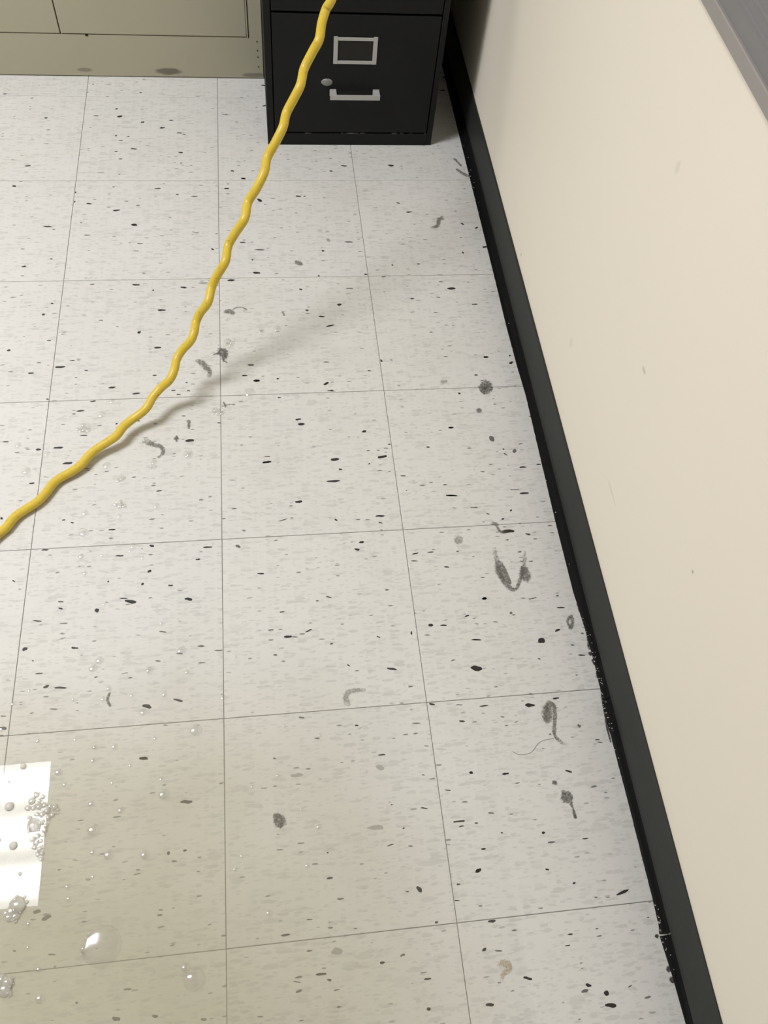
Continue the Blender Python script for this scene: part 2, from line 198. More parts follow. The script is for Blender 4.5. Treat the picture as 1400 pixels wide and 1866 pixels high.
class NT:
    def __init__(self, name):
        self.m = bpy.data.materials.new(name)
        self.m.use_nodes = True
        self.t = self.m.node_tree
        self.t.nodes.clear()
        self.out = self.t.nodes.new('ShaderNodeOutputMaterial')
    def n(self, typ, ins=None, **kw):
        nd = self.t.nodes.new(typ)
        for k, v in kw.items(): setattr(nd, k, v)
        for k, v in (ins or {}).items(): self.put(nd.inputs[k], v)
        return nd
    def put(self, sock, v):
        if isinstance(v, bpy.types.NodeSocket): self.t.links.new(v, sock)
        else: sock.default_value = v
    def math(self, op, a, b=None, c=None, clamp=False):
        nd = self.t.nodes.new('ShaderNodeMath'); nd.operation = op; nd.use_clamp = clamp
        for i, v in enumerate((a, b, c)):
            if v is not None: self.put(nd.inputs[i], v)
        return nd.outputs[0]
    def vmath(self, op, a, b=None):
        nd = self.t.nodes.new('ShaderNodeVectorMath'); nd.operation = op
        self.put(nd.inputs[0], a)
        if b is not None: self.put(nd.inputs[1], b)
        return nd.outputs['Value'] if op in ('LENGTH', 'DOT_PRODUCT', 'DISTANCE') else nd.outputs['Vector']
    def ramp(self, v, lo, hi, a=0.0, b=1.0, smooth=True):
        nd = self.t.nodes.new('ShaderNodeMapRange')
        nd.interpolation_type = 'SMOOTHSTEP' if smooth else 'LINEAR'
        self.put(nd.inputs[0], v)
        for i, q in zip((1, 2, 3, 4), (lo, hi, a, b)): self.put(nd.inputs[i], q)
        return nd.outputs[0]
    def mix(self, fac, a, b, blend='MIX'):
        nd = self.t.nodes.new('ShaderNodeMix'); nd.data_type = 'RGBA'; nd.blend_type = blend
        self.put(nd.inputs[0], fac); self.put(nd.inputs[6], a); self.put(nd.inputs[7], b)
        return nd.outputs[2]
    def noise(self, vec, scale, detail=3.0, rough=0.5, out=0):
        nd = self.t.nodes.new('ShaderNodeTexNoise')
        self.put(nd.inputs['Vector'], vec)
        nd.inputs['Scale'].default_value = scale; nd.inputs['Detail'].default_value = detail; nd.inputs['Roughness'].default_value = rough
        return nd.outputs[out]
    def obj(self): return self.n('ShaderNodeTexCoord').outputs['Object']
    def pos(self): return self.n('ShaderNodeNewGeometry').outputs['Position']
    def attr(self, name): return self.n('ShaderNodeAttribute', attribute_name=name).outputs['Fac']
    def bump(self, h, strength, dist):
        return self.n('ShaderNodeBump', {'Height': h, 'Strength': strength, 'Distance': dist}).outputs[0]
    def principled(self, color, rough, spec=0.5, metal=0.0, normal=None, coat=0.0):
        p = self.n('ShaderNodeBsdfPrincipled', {'Base Color': color, 'Roughness': rough, 'Metallic': metal, 'Specular IOR Level': spec})
        if normal is not None: self.put(p.inputs['Normal'], normal)
        if coat: p.inputs['Coat Weight'].default_value = coat; p.inputs['Coat Roughness'].default_value = 0.15
        return p.outputs[0]
    def done(self, sh):
        self.t.links.new(sh, self.out.inputs['Surface'])
        return self.m
    def blot(self, fac_prev, p, centre, size, strength, nz):
        """a stain of its own shape: an ellipse with ragged edges at a fixed place on the object"""
        d = self.vmath('LENGTH', self.vmath('DIVIDE', self.vmath('SUBTRACT', p, centre), size))
        d = self.math('ADD', d, self.math('MULTIPLY', self.math('SUBTRACT', nz, 0.5), 0.7))
        f = self.ramp(d, 1.0, 0.55, 0.0, strength)
        return f if fac_prev is None else self.math('MAXIMUM', fac_prev, f)

def simple(name, color, rough, spec=0.5, metal=0.0, nscale=40.0, var=0.08, bump=0.0, coat=0.0):
    t = NT(name)
    p = t.obj()
    nz = t.noise(p, nscale, 4.0)
    dark = tuple(c * (1 - var) for c in color[:3]) + (1,)
    lite = tuple(min(1, c * (1 + var)) for c in color[:3]) + (1,)
    c = t.mix(nz, dark, lite)
    nm = t.bump(t.noise(p, nscale * 8, 2.0), bump, 0.0005) if bump else None
    return t.done(t.principled(c, rough, spec, metal, nm, coat))

# --- vinyl composition tile: pale body, soft grey streaks, a few small dark chips
def mat_tile():
    t = NT('vinyl_tile')
    oi = t.n('ShaderNodeObjectInfo')
    rnd = oi.outputs['Random']
    off = t.n('ShaderNodeCombineXYZ', {0: t.math('MULTIPLY', rnd, 37.0), 1: t.math('MULTIPLY', rnd, 91.0), 2: 0.0}).outputs[0]
    p = t.vmath('ADD', t.obj(), off)
    wob = t.vmath('SUBTRACT', t.noise(t.vmath('MULTIPLY', p, (60, 190, 0)), 1.0, 3.0, 0.6, out=1), (0.5, 0.5, 0.5))
    def layer(scale, thr, rmin, rmax, soft, wamt):
        v = t.vmath('ADD', t.vmath('MULTIPLY', p, scale), t.vmath('MULTIPLY', wob, (wamt, wamt, 0)))
        vo = t.n('ShaderNodeTexVoronoi', {'Vector': v, 'Scale': 1.0}, voronoi_dimensions='2D', feature='F1')
        s = t.n('ShaderNodeSeparateColor', {0: vo.outputs['Color']})
        r = t.ramp(s.outputs[0], thr, 1.0, rmin, rmax, smooth=False)
        on = t.math('GREATER_THAN', s.outputs[0], thr)
        m = t.ramp(t.math('SUBTRACT', vo.outputs['Distance'], r), soft, 0.0)
        return t.math('MULTIPLY', m, on), s.outputs[1]
    l1, k1 = layer((48, 175, 0), 0.35, 0.10, 0.52, 0.12, 1.1)
    l2, k2 = layer((95, 330, 0), 0.55, 0.10, 0.45, 0.12, 1.1)
    d1, k3 = layer((62, 210, 0), 0.962, 0.08, 0.24, 0.08, 0.9)
    base = t.mix(t.noise(p, 9.0, 2.0), srgb(209, 207, 202), srgb(216, 214, 209))
    base = t.mix(t.math('MULTIPLY', rnd, 0.35), base, srgb(205, 204, 200))
    c = t.mix(t.math('MULTIPLY', l1, t.math('MULTIPLY', k1, 0.55)), base, srgb(184, 183, 178))
    c = t.mix(t.math('MULTIPLY', l2, t.math('MULTIPLY', k2, 0.50)), c, srgb(180, 179, 175))
    c = t.mix(t.math('MULTIPLY', d1, t.math('ADD', 0.35, t.math('MULTIPLY', k3, 0.5))), c, srgb(62, 60, 58))
    grime = t.noise(t.pos(), 5.0, 5.0, 0.6)
    c = t.mix(t.ramp(grime, 0.52, 0.8, 0.0, 0.16), c, srgb(168, 160, 146))
    rough = t.ramp(t.noise(t.pos(), 14.0, 3.0), 0.3, 0.7, 0.42, 0.58)
    return t.done(t.principled(c, rough, 0.35))

def mat_wall(name, col, blots=()):
    t = NT(name)
    p = t.pos()
    c = t.mix(t.noise(p, 2.2, 3.0), tuple(q * 0.975 for q in col[:3]) + (1,), tuple(q * 1.02 for q in col[:3]) + (1,))
    nz = t.noise(p, 70.0, 3.0)
    f = None
    for (cen, size, s) in blots: f = t.blot(f, p, cen, size, s, nz)
    if f is not None: c = t.mix(f, c, srgb(120, 110, 100))
    nm = t.bump(t.noise(p, 260.0, 3.0), 0.06, 0.001)
    return t.done(t.principled(c, 0.55, 0.3, normal=nm))

def mat_water():
    """thin dirty water: clear where shallow, cloudy with suspended dirt where deep, mirror-smooth surface"""
    t = NT('dirty_water')
    d = t.attr('depth')
    face = t.n('ShaderNodeLayerWeight', {'Blend': 0.5}).outputs['Facing']
    fres = t.math('ADD', 0.021, t.math('MULTIPLY', t.math('POWER', face, 5.0), 0.9))
    fres = t.math('MULTIPLY', fres, t.ramp(t.attr('wet'), 0.0, 0.25))
    murk = t.math('MULTIPLY', d, 0.235)
    cl = t.noise(t.pos(), 6.0, 3.0)
    dif = t.n('ShaderNodeBsdfDiffuse', {'Color': t.mix(cl, srgb(195, 189, 166), srgb(201, 196, 175))}).outputs[0]
    tra = t.n('ShaderNodeBsdfTransparent', {'Color': t.mix(t.math('MINIMUM', d, 1.0), (1, 1, 1, 1), (0.955, 0.945, 0.885, 1))}).outputs[0]
    body = t.n('ShaderNodeMixShader', {0: murk, 1: tra, 2: dif}).outputs[0]
    glo = t.n('ShaderNodeBsdfGlossy', {'Color': (1, 1, 1, 1), 'Roughness': 0.0}).outputs[0]
    return t.done(t.n('ShaderNodeMixShader', {0: fres, 1: body, 2: glo}).outputs[0])

def mat_silt():
    """fine silt hanging in the lower part of the water: a soft beige veil, denser where the water is deeper"""
    t = NT('suspended_silt')
    a = t.math('MULTIPLY', t.attr('depth'), t.ramp(t.noise(t.pos(), 7.0, 4.0), 0.25, 0.75, 0.20, 0.248))
    dif = t.n('ShaderNodeBsdfDiffuse', {'Color': srgb(199, 193, 171)}).outputs[0]
    tra = t.n('ShaderNodeBsdfTransparent', {'Color': (1, 1, 1, 1)}).outputs[0]
    return t.done(t.n('ShaderNodeMixShader', {0: a, 1: tra, 2: dif}).outputs[0])

def mat_bubble(name, cloud, refl, rim=0.35, col=((205, 200, 188), (228, 225, 216)), rough=0.13):
    t = NT(name)
    face = t.n('ShaderNodeLayerWeight', {'Blend': 0.5}).outputs['Facing']
    fres = t.math('ADD', refl, t.math('MULTIPLY', t.math('POWER', face, 3.0), rim), clamp=True)
    dif = t.n('ShaderNodeBsdfDiffuse', {'Color': t.mix(t.noise(t.pos(), 300.0), srgb(*col[0]), srgb(*col[1]))}).outputs[0]
    tra = t.n('ShaderNodeBsdfTransparent', {'Color': (1, 1, 1, 1)}).outputs[0]
    body = t.n('ShaderNodeMixShader', {0: cloud, 1: tra, 2: dif}).outputs[0]
    glo = t.n('ShaderNodeBsdfGlossy', {'Color': (1, 1, 1, 1), 'Roughness': rough}).outputs[0]
    return t.done(t.n('ShaderNodeMixShader', {0: fres, 1: body, 2: glo}).outputs[0])

def mat_lint(name, col, dens, gain=0.76):
    """matted dust: opaque in the core, thinning to nothing at the ragged edge"""
    t = NT(name)
    p = t.pos()
    core = t.attr('core')
    nz = t.noise(p, 330.0, 6.0, 0.75)
    a = t.ramp(t.math('ADD', t.math('MULTIPLY', core, gain), t.math('MULTIPLY', t.math('SUBTRACT', nz, 0.5), 2.6)), 0.05, 1.15, 0.0, dens)
    c = t.mix(t.noise(p, 900.0, 3.0), tuple(q * 0.6 for q in col[:3]) + (1,), tuple(q * 1.5 for q in col[:3]) + (1,))
    dif = t.n('ShaderNodeBsdfDiffuse', {'Color': c}).outputs[0]
    tra = t.n('ShaderNodeBsdfTransparent', {'Color': (1, 1, 1, 1)}).outputs[0]
    return t.done(t.n('ShaderNodeMixShader', {0: a, 1: tra, 2: dif}).outputs[0])

def mat_cord():
    t = NT('yellow_cord')
    p = t.pos()
    c = t.mix(t.noise(p, 25.0, 3.0), srgb(206, 176, 54), srgb(217, 190, 70))
    nz = t.noise(p, 160.0, 4.0, 0.65)
    c = t.mix(t.ramp(nz, 0.58, 0.74, 0.0, 0.6), c, srgb(112, 92, 40))
    c = t.mix(t.ramp(t.noise(p, 60.0, 2.0), 0.60, 0.8, 0.0, 0.45), c, srgb(196, 168, 84))
    return t.done(t.principled(c, 0.38, 0.45, normal=t.bump(nz, 0.15, 0.0006)))

def mat_beige():
    t = NT('beige_cabinet_paint')
    p = t.pos()
    c = t.mix(t.noise(p, 6.0, 3.0), srgb(169, 164, 142), srgb(174, 169, 147))
    nz = t.noise(t.vmath('MULTIPLY', p, (1, 1, 3)), 45.0, 4.0, 0.6)
    f = t.blot(None, p, (-0.114, 0.383, 0.016), (0.036, 0.5, 0.0105), 0.75, nz)
    f = t.blot(f, p, (-0.310, 0.383, 0.017), (0.022, 0.5, 0.006), 0.5, nz)
    f = t.blot(f, p, (0.095, 0.383, 0.010), (0.045, 0.5, 0.007), 0.6, nz)
    c = t.mix(f, c, srgb(86, 80, 70))
    return t.done(t.principled(c, 0.42, 0.4))

def mat_black_metal(name='black_cabinet_paint', worn=False):
    t = NT(name)
    p = t.pos()
    c = t.mix(t.noise(p, 30.0, 3.0), srgb(17, 18, 18), srgb(22, 23, 23))
    if worn:
        sz = t.n('ShaderNodeSeparateXYZ', {0: p}).outputs[2]
        line = t.math('MULTIPLY', t.ramp(sz, 0.0291, 0.0299), t.ramp(t.noise(t.vmath('MULTIPLY', p, (28, 1, 0)), 1.0, 5.0, 0.7), 0.50, 0.62))
        c = t.mix(line, c, srgb(120, 116, 110))
    nm = t.bump(t.noise(p, 900.0, 2.0), 0.08, 0.0004)
    return t.done(t.principled(c, 0.5, 0.22, normal=nm))

def mat_lens():
    """frosted lens over three tubes that run along x: brighter under each tube"""
    t = NT('fluorescent_lens')
    y = t.n('ShaderNodeSeparateXYZ', {0: t.obj()}).outputs[1]
    w = t.math('ADD', 0.5, t.math('MULTIPLY', t.math('COSINE', t.math('MULTIPLY', y, 2 * math.pi / 0.2)), 0.5))
    s = t.math('ADD', 0.30 * LENS_POWER, t.math('MULTIPLY', t.math('POWER', w, 1.3), LENS_POWER))
    em = t.n('ShaderNodeEmission', {'Color': (0.975, 0.985, 1.02, 1), 'Strength': s}).outputs[0]
    return t.done(em)

def mat_base(name, a, b, rough, wear=0.0, spec=0.4):
    t = NT(name)
    p = t.pos()
    c = t.mix(t.noise(t.vmath('MULTIPLY', p, (1, 0.25, 1)), 30.0, 4.0), a, b)
    if wear:
        sp = t.ramp(t.noise(p, 380.0, 3.0, 0.6), 0.70, 0.76, 0.0, wear)
        c = t.mix(sp, c, srgb(150, 150, 148))
    nm = t.bump(t.noise(p, 120.0, 3.0), 0.25, 0.0008)
    return t.done(t.principled(c, rough, spec, normal=nm))

M = {}
M['tile'] = mat_tile()
M['seam'] = simple('tile_seam_grime', srgb(132, 128, 122), 0.9, 0.1, var=0.25)
for i, col in enumerate((srgb(46, 44, 42), srgb(104, 101, 97), srgb(168, 165, 160))):
    M['fleck%d' % i] = simple('dark_chip_%d' % i, col, 0.5, 0.3, nscale=900.0, var=0.35)
M['wall_right'] = mat_wall('cream_wall_paint', srgb(235, 227, 211), [
    ((XR, -0.919, 0.404), (0.1, 0.010, 0.004), 0.30), ((XR, -0.79, 0.621), (0.1, 0.007, 0.010), 0.13),
    ((XR, -1.20, 0.36), (0.1, 0.003, 0.003), 0.5), ((XR, -0.99, 0.21), (0.1, 0.03, 0.003), 0.16),
    ((XR, -0.70, 0.22), (0.1, 0.008, 0.012), 0.12), ((XR, -0.38, 0.12), (0.1, 0.004, 0.005), 0.35)])
M['wall'] = mat_wall('cream_wall_paint_plain', srgb(235, 227, 211))
M['ceiling'] = mat_wall('white_ceiling', srgb(222, 219, 210))
M['water'] = mat_water()
M['silt'] = mat_silt()
M['bubble'] = mat_bubble('soap_film', 0.03, 0.12, 0.06, rough=0.085)
M['bubble_big'] = mat_bubble('thin_soap_film', 0.06, 0.05)
M['bubble_painted_grey'] = mat_bubble('grey_painted_soap_film', 0.74, 0.02)  # opaque grey colour stands in for the lamp reflection a curved dome turns away
M['foam_dense'] = mat_bubble('dense_foam_film', 0.50, 0.06, 0.12, ((192, 187, 173), (222, 218, 206)), 0.09)
M['foam'] = mat_bubble('foam_film', 0.14, 0.08, 0.12, rough=0.085)
M['lint'] = mat_lint('grey_lint', srgb(112, 108, 101), 0.85)
M['lint_dark'] = mat_lint('dark_lint', srgb(92, 89, 84), 0.92)
M['lint_pale'] = mat_lint('pale_smudge', srgb(132, 127, 119), 0.55)
M['adhesive'] = mat_lint('dark_adhesive', srgb(74, 73, 70), 0.92, 1.15)
M['stain'] = mat_lint('yellow_brown_stain', srgb(176, 150, 100), 0.5)
M['hair'] = simple('hair', srgb(120, 104, 96), 0.5)
M['cord'] = mat_cord()
M['beige'] = mat_beige()
M['door_stop'] = simple('dark_rubber_stop', srgb(40, 34, 22), 0.9, 0.1)
M['black'] = mat_black_metal()
M['black_worn'] = mat_black_metal('black_cabinet_paint_worn', True)
M['slot'] = simple('label_card_slot', srgb(32, 31, 28), 0.6, 0.3)
M['steel'] = simple('brushed_steel', srgb(176, 176, 172), 0.5, 0.5, 0.15, nscale=220.0, var=0.10)
M['steel_dull'] = simple('dull_steel', srgb(130, 130, 127), 0.5, 0.5, 0.2, nscale=400.0, var=0.25)
M['base_face'] = mat_base('black_rubber_base', srgb(38, 40, 38), srgb(46, 48, 46), 0.55, 0.0, 0.3)
M['base_toe'] = mat_base('grimy_rubber_toe', srgb(8, 8, 8), srgb(15, 15, 15), 0.65, 0.4, 0.15)
M['rail'] = simple('grey_rail_vinyl', srgb(126, 125, 124), 0.5, 0.4, nscale=8.0, var=0.05)
M['rail_lip'] = simple('grey_rail_lip_vinyl', srgb(150, 145, 140), 0.5, 0.4, nscale=8.0, var=0.05)
M['lens'] = mat_lens()
M['white_metal'] = simple('white_enamel', srgb(225, 225, 222), 0.4)

# ------------------------------------------------------------------ the setting
def slab(name, x0, x1, y0, y1, z0, z1, mat):
    return tag(box(name, x0, x1, y0, y1, z0, z1, mat), kind='structure')

floor = slab('floor', XL, XR, YF, YB, -0.06, -0.0010, M['seam'])
tag(floor, 'pale grey speckled vinyl tile floor with thin dark seams')
slab('wall_right', XR, XR + 0.1, YF, YB, -0.06, H, M['wall_right'])['label'] = 'smooth cream painted wall above a black baseboard'
slab('wall_back', XL, XR, YB, YB + 0.1, -0.06, H, M['wall'])['label'] = 'cream painted wall behind the two cabinets'
slab('wall_left', XL - 0.1, XL, YF, YB, -0.06, H, M['wall'])['label'] = 'cream painted wall opposite the black baseboard'
slab('wall_front', XL, XR, YF - 0.1, YF, -0.06, H, M['wall'])['label'] = 'cream painted wall facing the cabinets'
slab('ceiling', XL, XR, YF, YB, H, H + 0.08, M['ceiling'])['label'] = 'plain off white ceiling'

# floor tiles: each a piece of its own, seams open between them; the chips of a tile are its inlay
G = 0.0005
tile_meshes = {}
def tile_mesh(w, d):
    key = (round(w, 4), round(d, 4))
    if key not in tile_meshes:
        b = 0.0004
        V, F = [], []
        for (i, z) in ((0.0, -0.0010), (0.0, -b), (b, 0.0)):
            V += [(i, i, z), (w - i, i, z), (w - i, d - i, z), (i, d - i, z)]
        for r in (0, 4):
            for k in range(4):
                F.append((r + k, r + (k + 1) % 4, r + 4 + (k + 1) % 4, r + 4 + k))
        F += [(8, 9, 10, 11), (3, 2, 1, 0)]
        me = bpy.data.meshes.new('tile')
        me.from_pydata(V, [], F); me.update()
        me.materials.append(M['tile'])
        tile_meshes[key] = me
    return tile_meshes[key]

flecks = {}
for e in FLECKS.split():
    v = [int(q) for q in e.split(',')]
    x, y = v[0] / 1e4, v[1] / 1e4
    flecks.setdefault((math.floor(x / T), math.floor(y / T)), []).append((x, y, v[2] / 1e4, v[3] / 1e4, math.radians(v[4]), v[5]))

rf = random.Random(3)
def fleck_mesh(lst, ox, oy, w, d):
    V, F, MI = [], [], []
    for (x, y, L, Hh, a, k) in lst:
        n = 10
        base = len(V)
        sk = rf.uniform(-0.25, 0.25)
        pw = rf.uniform(0.55, 1.1)
        for i in range(n):
            c = 2 * math.pi * i / n
            u = math.cos(c)
            s = math.sin(c)
            s = math.copysign(abs(s) ** pw, s) * (1 + 0.35 * rf.uniform(-1, 1))
            px = u * L / 2 * (1 + 0.08 * rf.uniform(-1, 1))
            py = s * Hh / 2 + sk * u * Hh
            wx = x + px * math.cos(a) - py * math.sin(a) - ox
            wy = y + px * math.sin(a) + py * math.cos(a) - oy
            V.append((min(max(wx, 0.0005), w - 0.0005), min(max(wy, 0.0005), d - 0.0005), 0.00012))
        F.append(tuple(range(base, base + n)))
        MI.append(k)
    me = bpy.data.meshes.new('chip_inlay')
    me.from_pydata(V, [], F); me.update()
    for q in range(3): me.materials.append(M['fleck%d' % q])
    for p, k in zip(me.polygons, MI): p.material_index = k
    return me

c0, c1 = math.floor(XL / T), math.floor(XR / T)
r0, r1 = math.floor(YF / T), math.floor(YB / T)
far = bmesh.new()
for c in range(c0, c1 + 1):
    for r in range(r0, r1 + 1):
        xa, xb = max(c * T + G, XL), min((c + 1) * T - G, XR)
        ya, yb = max(r * T + G, YF), min((r + 1) * T - G, YB)
        if xb - xa < 0.01 or yb - ya < 0.01: continue
        if c < -10 or r < -11:                   # far off behind the camera: too many to be pieces
            bm_box(far, xa, xb, ya, yb, -0.0010, 0.0)
            continue
        o = bpy.data.objects.new('tile', tile_mesh(xb - xa, yb - ya))
        o.location = (xa, ya, 0)
        link(o, floor)
        lst = list(flecks.get((c, r), []))
        if not lst and -4 <= c and -8 <= r:      # tiles outside the photograph carry chips of the same kind
            for q in range(26):
                L = rf.uniform(0.004, 0.016)
                lst.append((xa + rf.uniform(0.01, xb - xa - 0.01), ya + rf.uniform(0.01, yb - ya - 0.01), L, L * rf.uniform(0.15, 0.5), rf.uniform(-0.4, 0.4), 0))
        if lst:
            fo = bpy.data.objects.new('chip_inlay', fleck_mesh(lst, xa, ya, xb - xa, yb - ya))
            fo['kind'] = 'stuff'
            link(fo, o)

fo = bm_obj('far_tiles', far, M['tile'], floor)
fo['kind'] = 'stuff'

# ------------------------------------------------------------------ black cove baseboard on the right wall
bb = empty('baseboard_right', (XR, 0, 0))
tag(bb, 'black rubber cove baseboard with a grimy curled toe along cream wall', kind='structure')
BX, BH = XR - 0.0035, 0.099
def toe_x(y):
    """where the toe ends on the floor: it waves in and out, as the photograph shows"""
    K = [(-7.1, .5785), (-1.75, .5830), (-1.66, .5835), (-1.60, .5810), (-1.566, .5775), (-1.555, .5800), (-1.52, .5805), (-1.40, .5800),
         (-1.30, .5785), (-1.245, .5772), (-1.225, .5800), (-1.18, .5810), (-1.12, .5795), (-1.05, .5750), (-0.914, .5740), (-0.75, .5755),
         (-0.63, .5765), (-0.56, .5735), (-0.45, .5715), (-0.34, .5718), (-0.1, .5712), (0.08, .5705), (0.3, .5700), (0.845, .5700)]
    for (a, u), (b, w) in zip(K, K[1:]):
        if a <= y <= b:
            t = (y - a) / (b - a)
            return u + (w - u) * t + 0.0004 * mnoise.noise((y * 90, 3.1, 0)) + 0.0003 * mnoise.noise((y * 260, 7.1, 0))
    return .578
def strip(y0, y1, shift):
    ys = [y0 + (y1 - y0) * i / max(1, int((y1 - y0) / 0.02)) for i in range(max(1, int((y1 - y0) / 0.02)) + 1)]
    V, F = [], []
    for y in ys:
        w = 0.0006 * mnoise.noise((y * 3.0, 1.3, shift))
        V += [(XR, y, 0.017), (BX + w, y, 0.017), (BX + w - 0.0008, y, 0.030), (BX + w, y, BH - 0.0012), (BX + w + 0.0012, y, BH), (XR, y, BH)]
    n = 6
    for i in range(len(ys) - 1):
        for k in range(n - 1):
            F.append((i * n + k, (i + 1) * n + k, (i + 1) * n + k + 1, i * n + k + 1))
    F.append(tuple(range(n))); F.append(tuple((len(ys) - 1) * n + k for k in reversed(range(n))))
    V = [(x - XR, y, z) for x, y, z in V]
    return mesh_obj('rubber_strip', V, F, M['base_face'], bb, smooth=False)
def toe(y0, y1, lift):
    st = 0.004 if y0 > -2 else 0.05
    n0 = max(2, int((y1 - y0) / st))
    V, F = [], []
    for i in range(n0 + 1):
        y = y0 + (y1 - y0) * i / n0
        tx = toe_x(y) + (lift if i in (0, n0) else 0)
        prof = [(XR, 0.0002), (tx, 0.0002), (tx + 0.0003, 0.0022), (tx + (BX - tx) * 0.45, 0.0040), (tx + (BX - tx) * 0.8, 0.0085), (BX - 0.0002, 0.0175), (XR, 0.0175)]
        V += [(x - XR, y, z) for x, z in prof]
    n = 7
    for i in range(n0):
        for k in range(n - 1):
            F.append((i * n + k, (i + 1) * n + k, (i + 1) * n + k + 1, i * n + k + 1))
    F.append(tuple(range(n))); F.append(tuple(n0 * n + k for k in reversed(range(n))))
    o = mesh_obj('toe', V, F, M['base_toe'], bb, smooth=False)
    o['label'] = 'darker grimy curled toe of the baseboard'
    return o
strip(YF, YB, 0.0)
toe(YF, -1.5675, 0.0); toe(-1.565, -1.240, 0.0); toe(-1.238, 0.845, 0.002)

# smears of black adhesive and crumbs that squeezed out along the toe (parts of the baseboard)
def ribbon(name, strokes, mat, parent=None, hgt=0.0012, z0=0.0003, origin=None):
    V, F, CO = [], [], []
    rr = random.Random(len(strokes) * 100 + len(strokes[0]))
    allp = [p for s in strokes for p in s]
    if origin is None:
        origin = (sum(p[0] for p in allp) / len(allp) / 1e4, sum(p[1] for p in allp) / len(allp) / 1e4)
    for s in strokes:
        if len(s) == 1:
            s = [(s[0][0] - s[0][2] * 0.3, s[0][1], s[0][2]), (s[0][0] + s[0][2] * 0.3, s[0][1], s[0][2])]
        # round ends
        a, b = Vector(s[0]), Vector(s[1]); d0 = (a - b); d0.z = 0; d0.normalize()
        e, f = Vector(s[-1]), Vector(s[-2]); d1 = (e - f); d1.z = 0; d1.normalize()
        st = Vector((a.x + d0.x * a.z * 1.0, a.y + d0.y * a.z * 1.0, a.z * 0.2))
        en = Vector((e.x + d1.x * e.z * 1.0, e.y + d1.y * e.z * 1.0, e.z * 0.2))
        P = catmull([st] + [tuple(q) for q in s] + [en], 6)
        base = len(V)
        m = 7
        for i, p in enumerate(P):
            t = P[min(i + 1, len(P) - 1)] - P[max(i - 1, 0)]
            t = Vector((t.x, t.y)).normalized() if Vector((t.x, t.y)).length > 1e-9 else Vector((1, 0))
            nn = Vector((-t.y, t.x))
            endf = min(1.0, 3.0 * min(i, len(P) - 1 - i) / max(1, len(P) - 1) + 0.15)
            for k in range(m):
                u = -1 + 2 * k / (m - 1)
                wdt = max(p.z, 3.0) * 1.5 * (1 + 0.25 * rr.uniform(-1, 1) * abs(u))
                core = (1 - u ** 4) * endf
                V.append((p.x / 1e4 + nn.x * u * wdt / 1e4 - origin[0], p.y / 1e4 + nn.y * u * wdt / 1e4 - origin[1], z0 + hgt * core * (0.6 + 0.8 * rr.random())))
                CO.append(core)
        for i in range(len(P) - 1):
            for k in range(m - 1):
                F.append((base + i * m + k, base + (i + 1) * m + k, base + (i + 1) * m + k + 1, base + i * m + k + 1))
    o = mesh_obj(name, V, F, mat, parent, smooth=True)
    at = o.data.attributes.new('core', 'FLOAT', 'POINT')
    at.data.foreach_set('value', CO)
    if parent is None: o.location = (origin[0], origin[1], 0)
    return o
for nm in ('grime_a', 'grime_b', 'grime_c'):
    o = ribbon('adhesive_smear', LINT[nm], M['adhesive'], bb, hgt=0.0006, origin=(XR, 0.0))
    o['label'] = 'smear of dark adhesive on the floor beside the toe'

# crumbs of pale grit lying on the toe
rg = random.Random(11)
bm = bmesh.new()
for i in range(90):
    y = rg.choice([rg.gauss(-1.25, 0.03), rg.gauss(-1.17, 0.03), rg.uniform(-1.7, 0.1), rg.gauss(-1.56, 0.02), rg.gauss(0.0, 0.1)])
    if not (-1.75 < y < 0.2) or -1.567 < y < -1.564 or -1.241 < y < -1.237: continue
    tx = toe_x(y); u = rg.random() ** 1.5 * 0.7
    s = rg.uniform(0.0005, 0.0012)
    r = bmesh.ops.create_icosphere(bm, subdivisions=1, radius=s)
    z = 0.0022 + (0.0040 - 0.0022) * min(1, u / 0.45) + max(0, u - 0.45) * 0.0125
    for v in r['verts']: v.co = Vector((v.co.x * rg.uniform(.8, 1.3) + tx + (BX - tx) * u - XR, v.co.y + y, v.co.z * 0.7 + z))
o = bm_obj('grit', bm, simple('pale_grit', srgb(170, 168, 162), 0.4, 0.5, nscale=300.0), bb)
o['kind'] = 'stuff'

bk = empty('baseboard_back', (0, YB, 0))
tag(bk, 'black rubber baseboard along the wall behind the cabinets', kind='structure')
mesh_obj('rubber_strip', [(x, y - YB, z) for x in (XL, XR - 0.021) for (y, z) in ((YB, 0.0), (YB - 0.012, 0.0), (YB - 0.011, 0.003), (YB - 0.0035, 0.017), (YB - 0.0035, 0.099), (YB, 0.099))],
         [(k, (k + 1) % 6, 6 + (k + 1) % 6, 6 + k) for k in range(6)] + [(5, 4, 3, 2, 1, 0), (6, 7, 8, 9, 10, 11)], M['base_face'], bk)

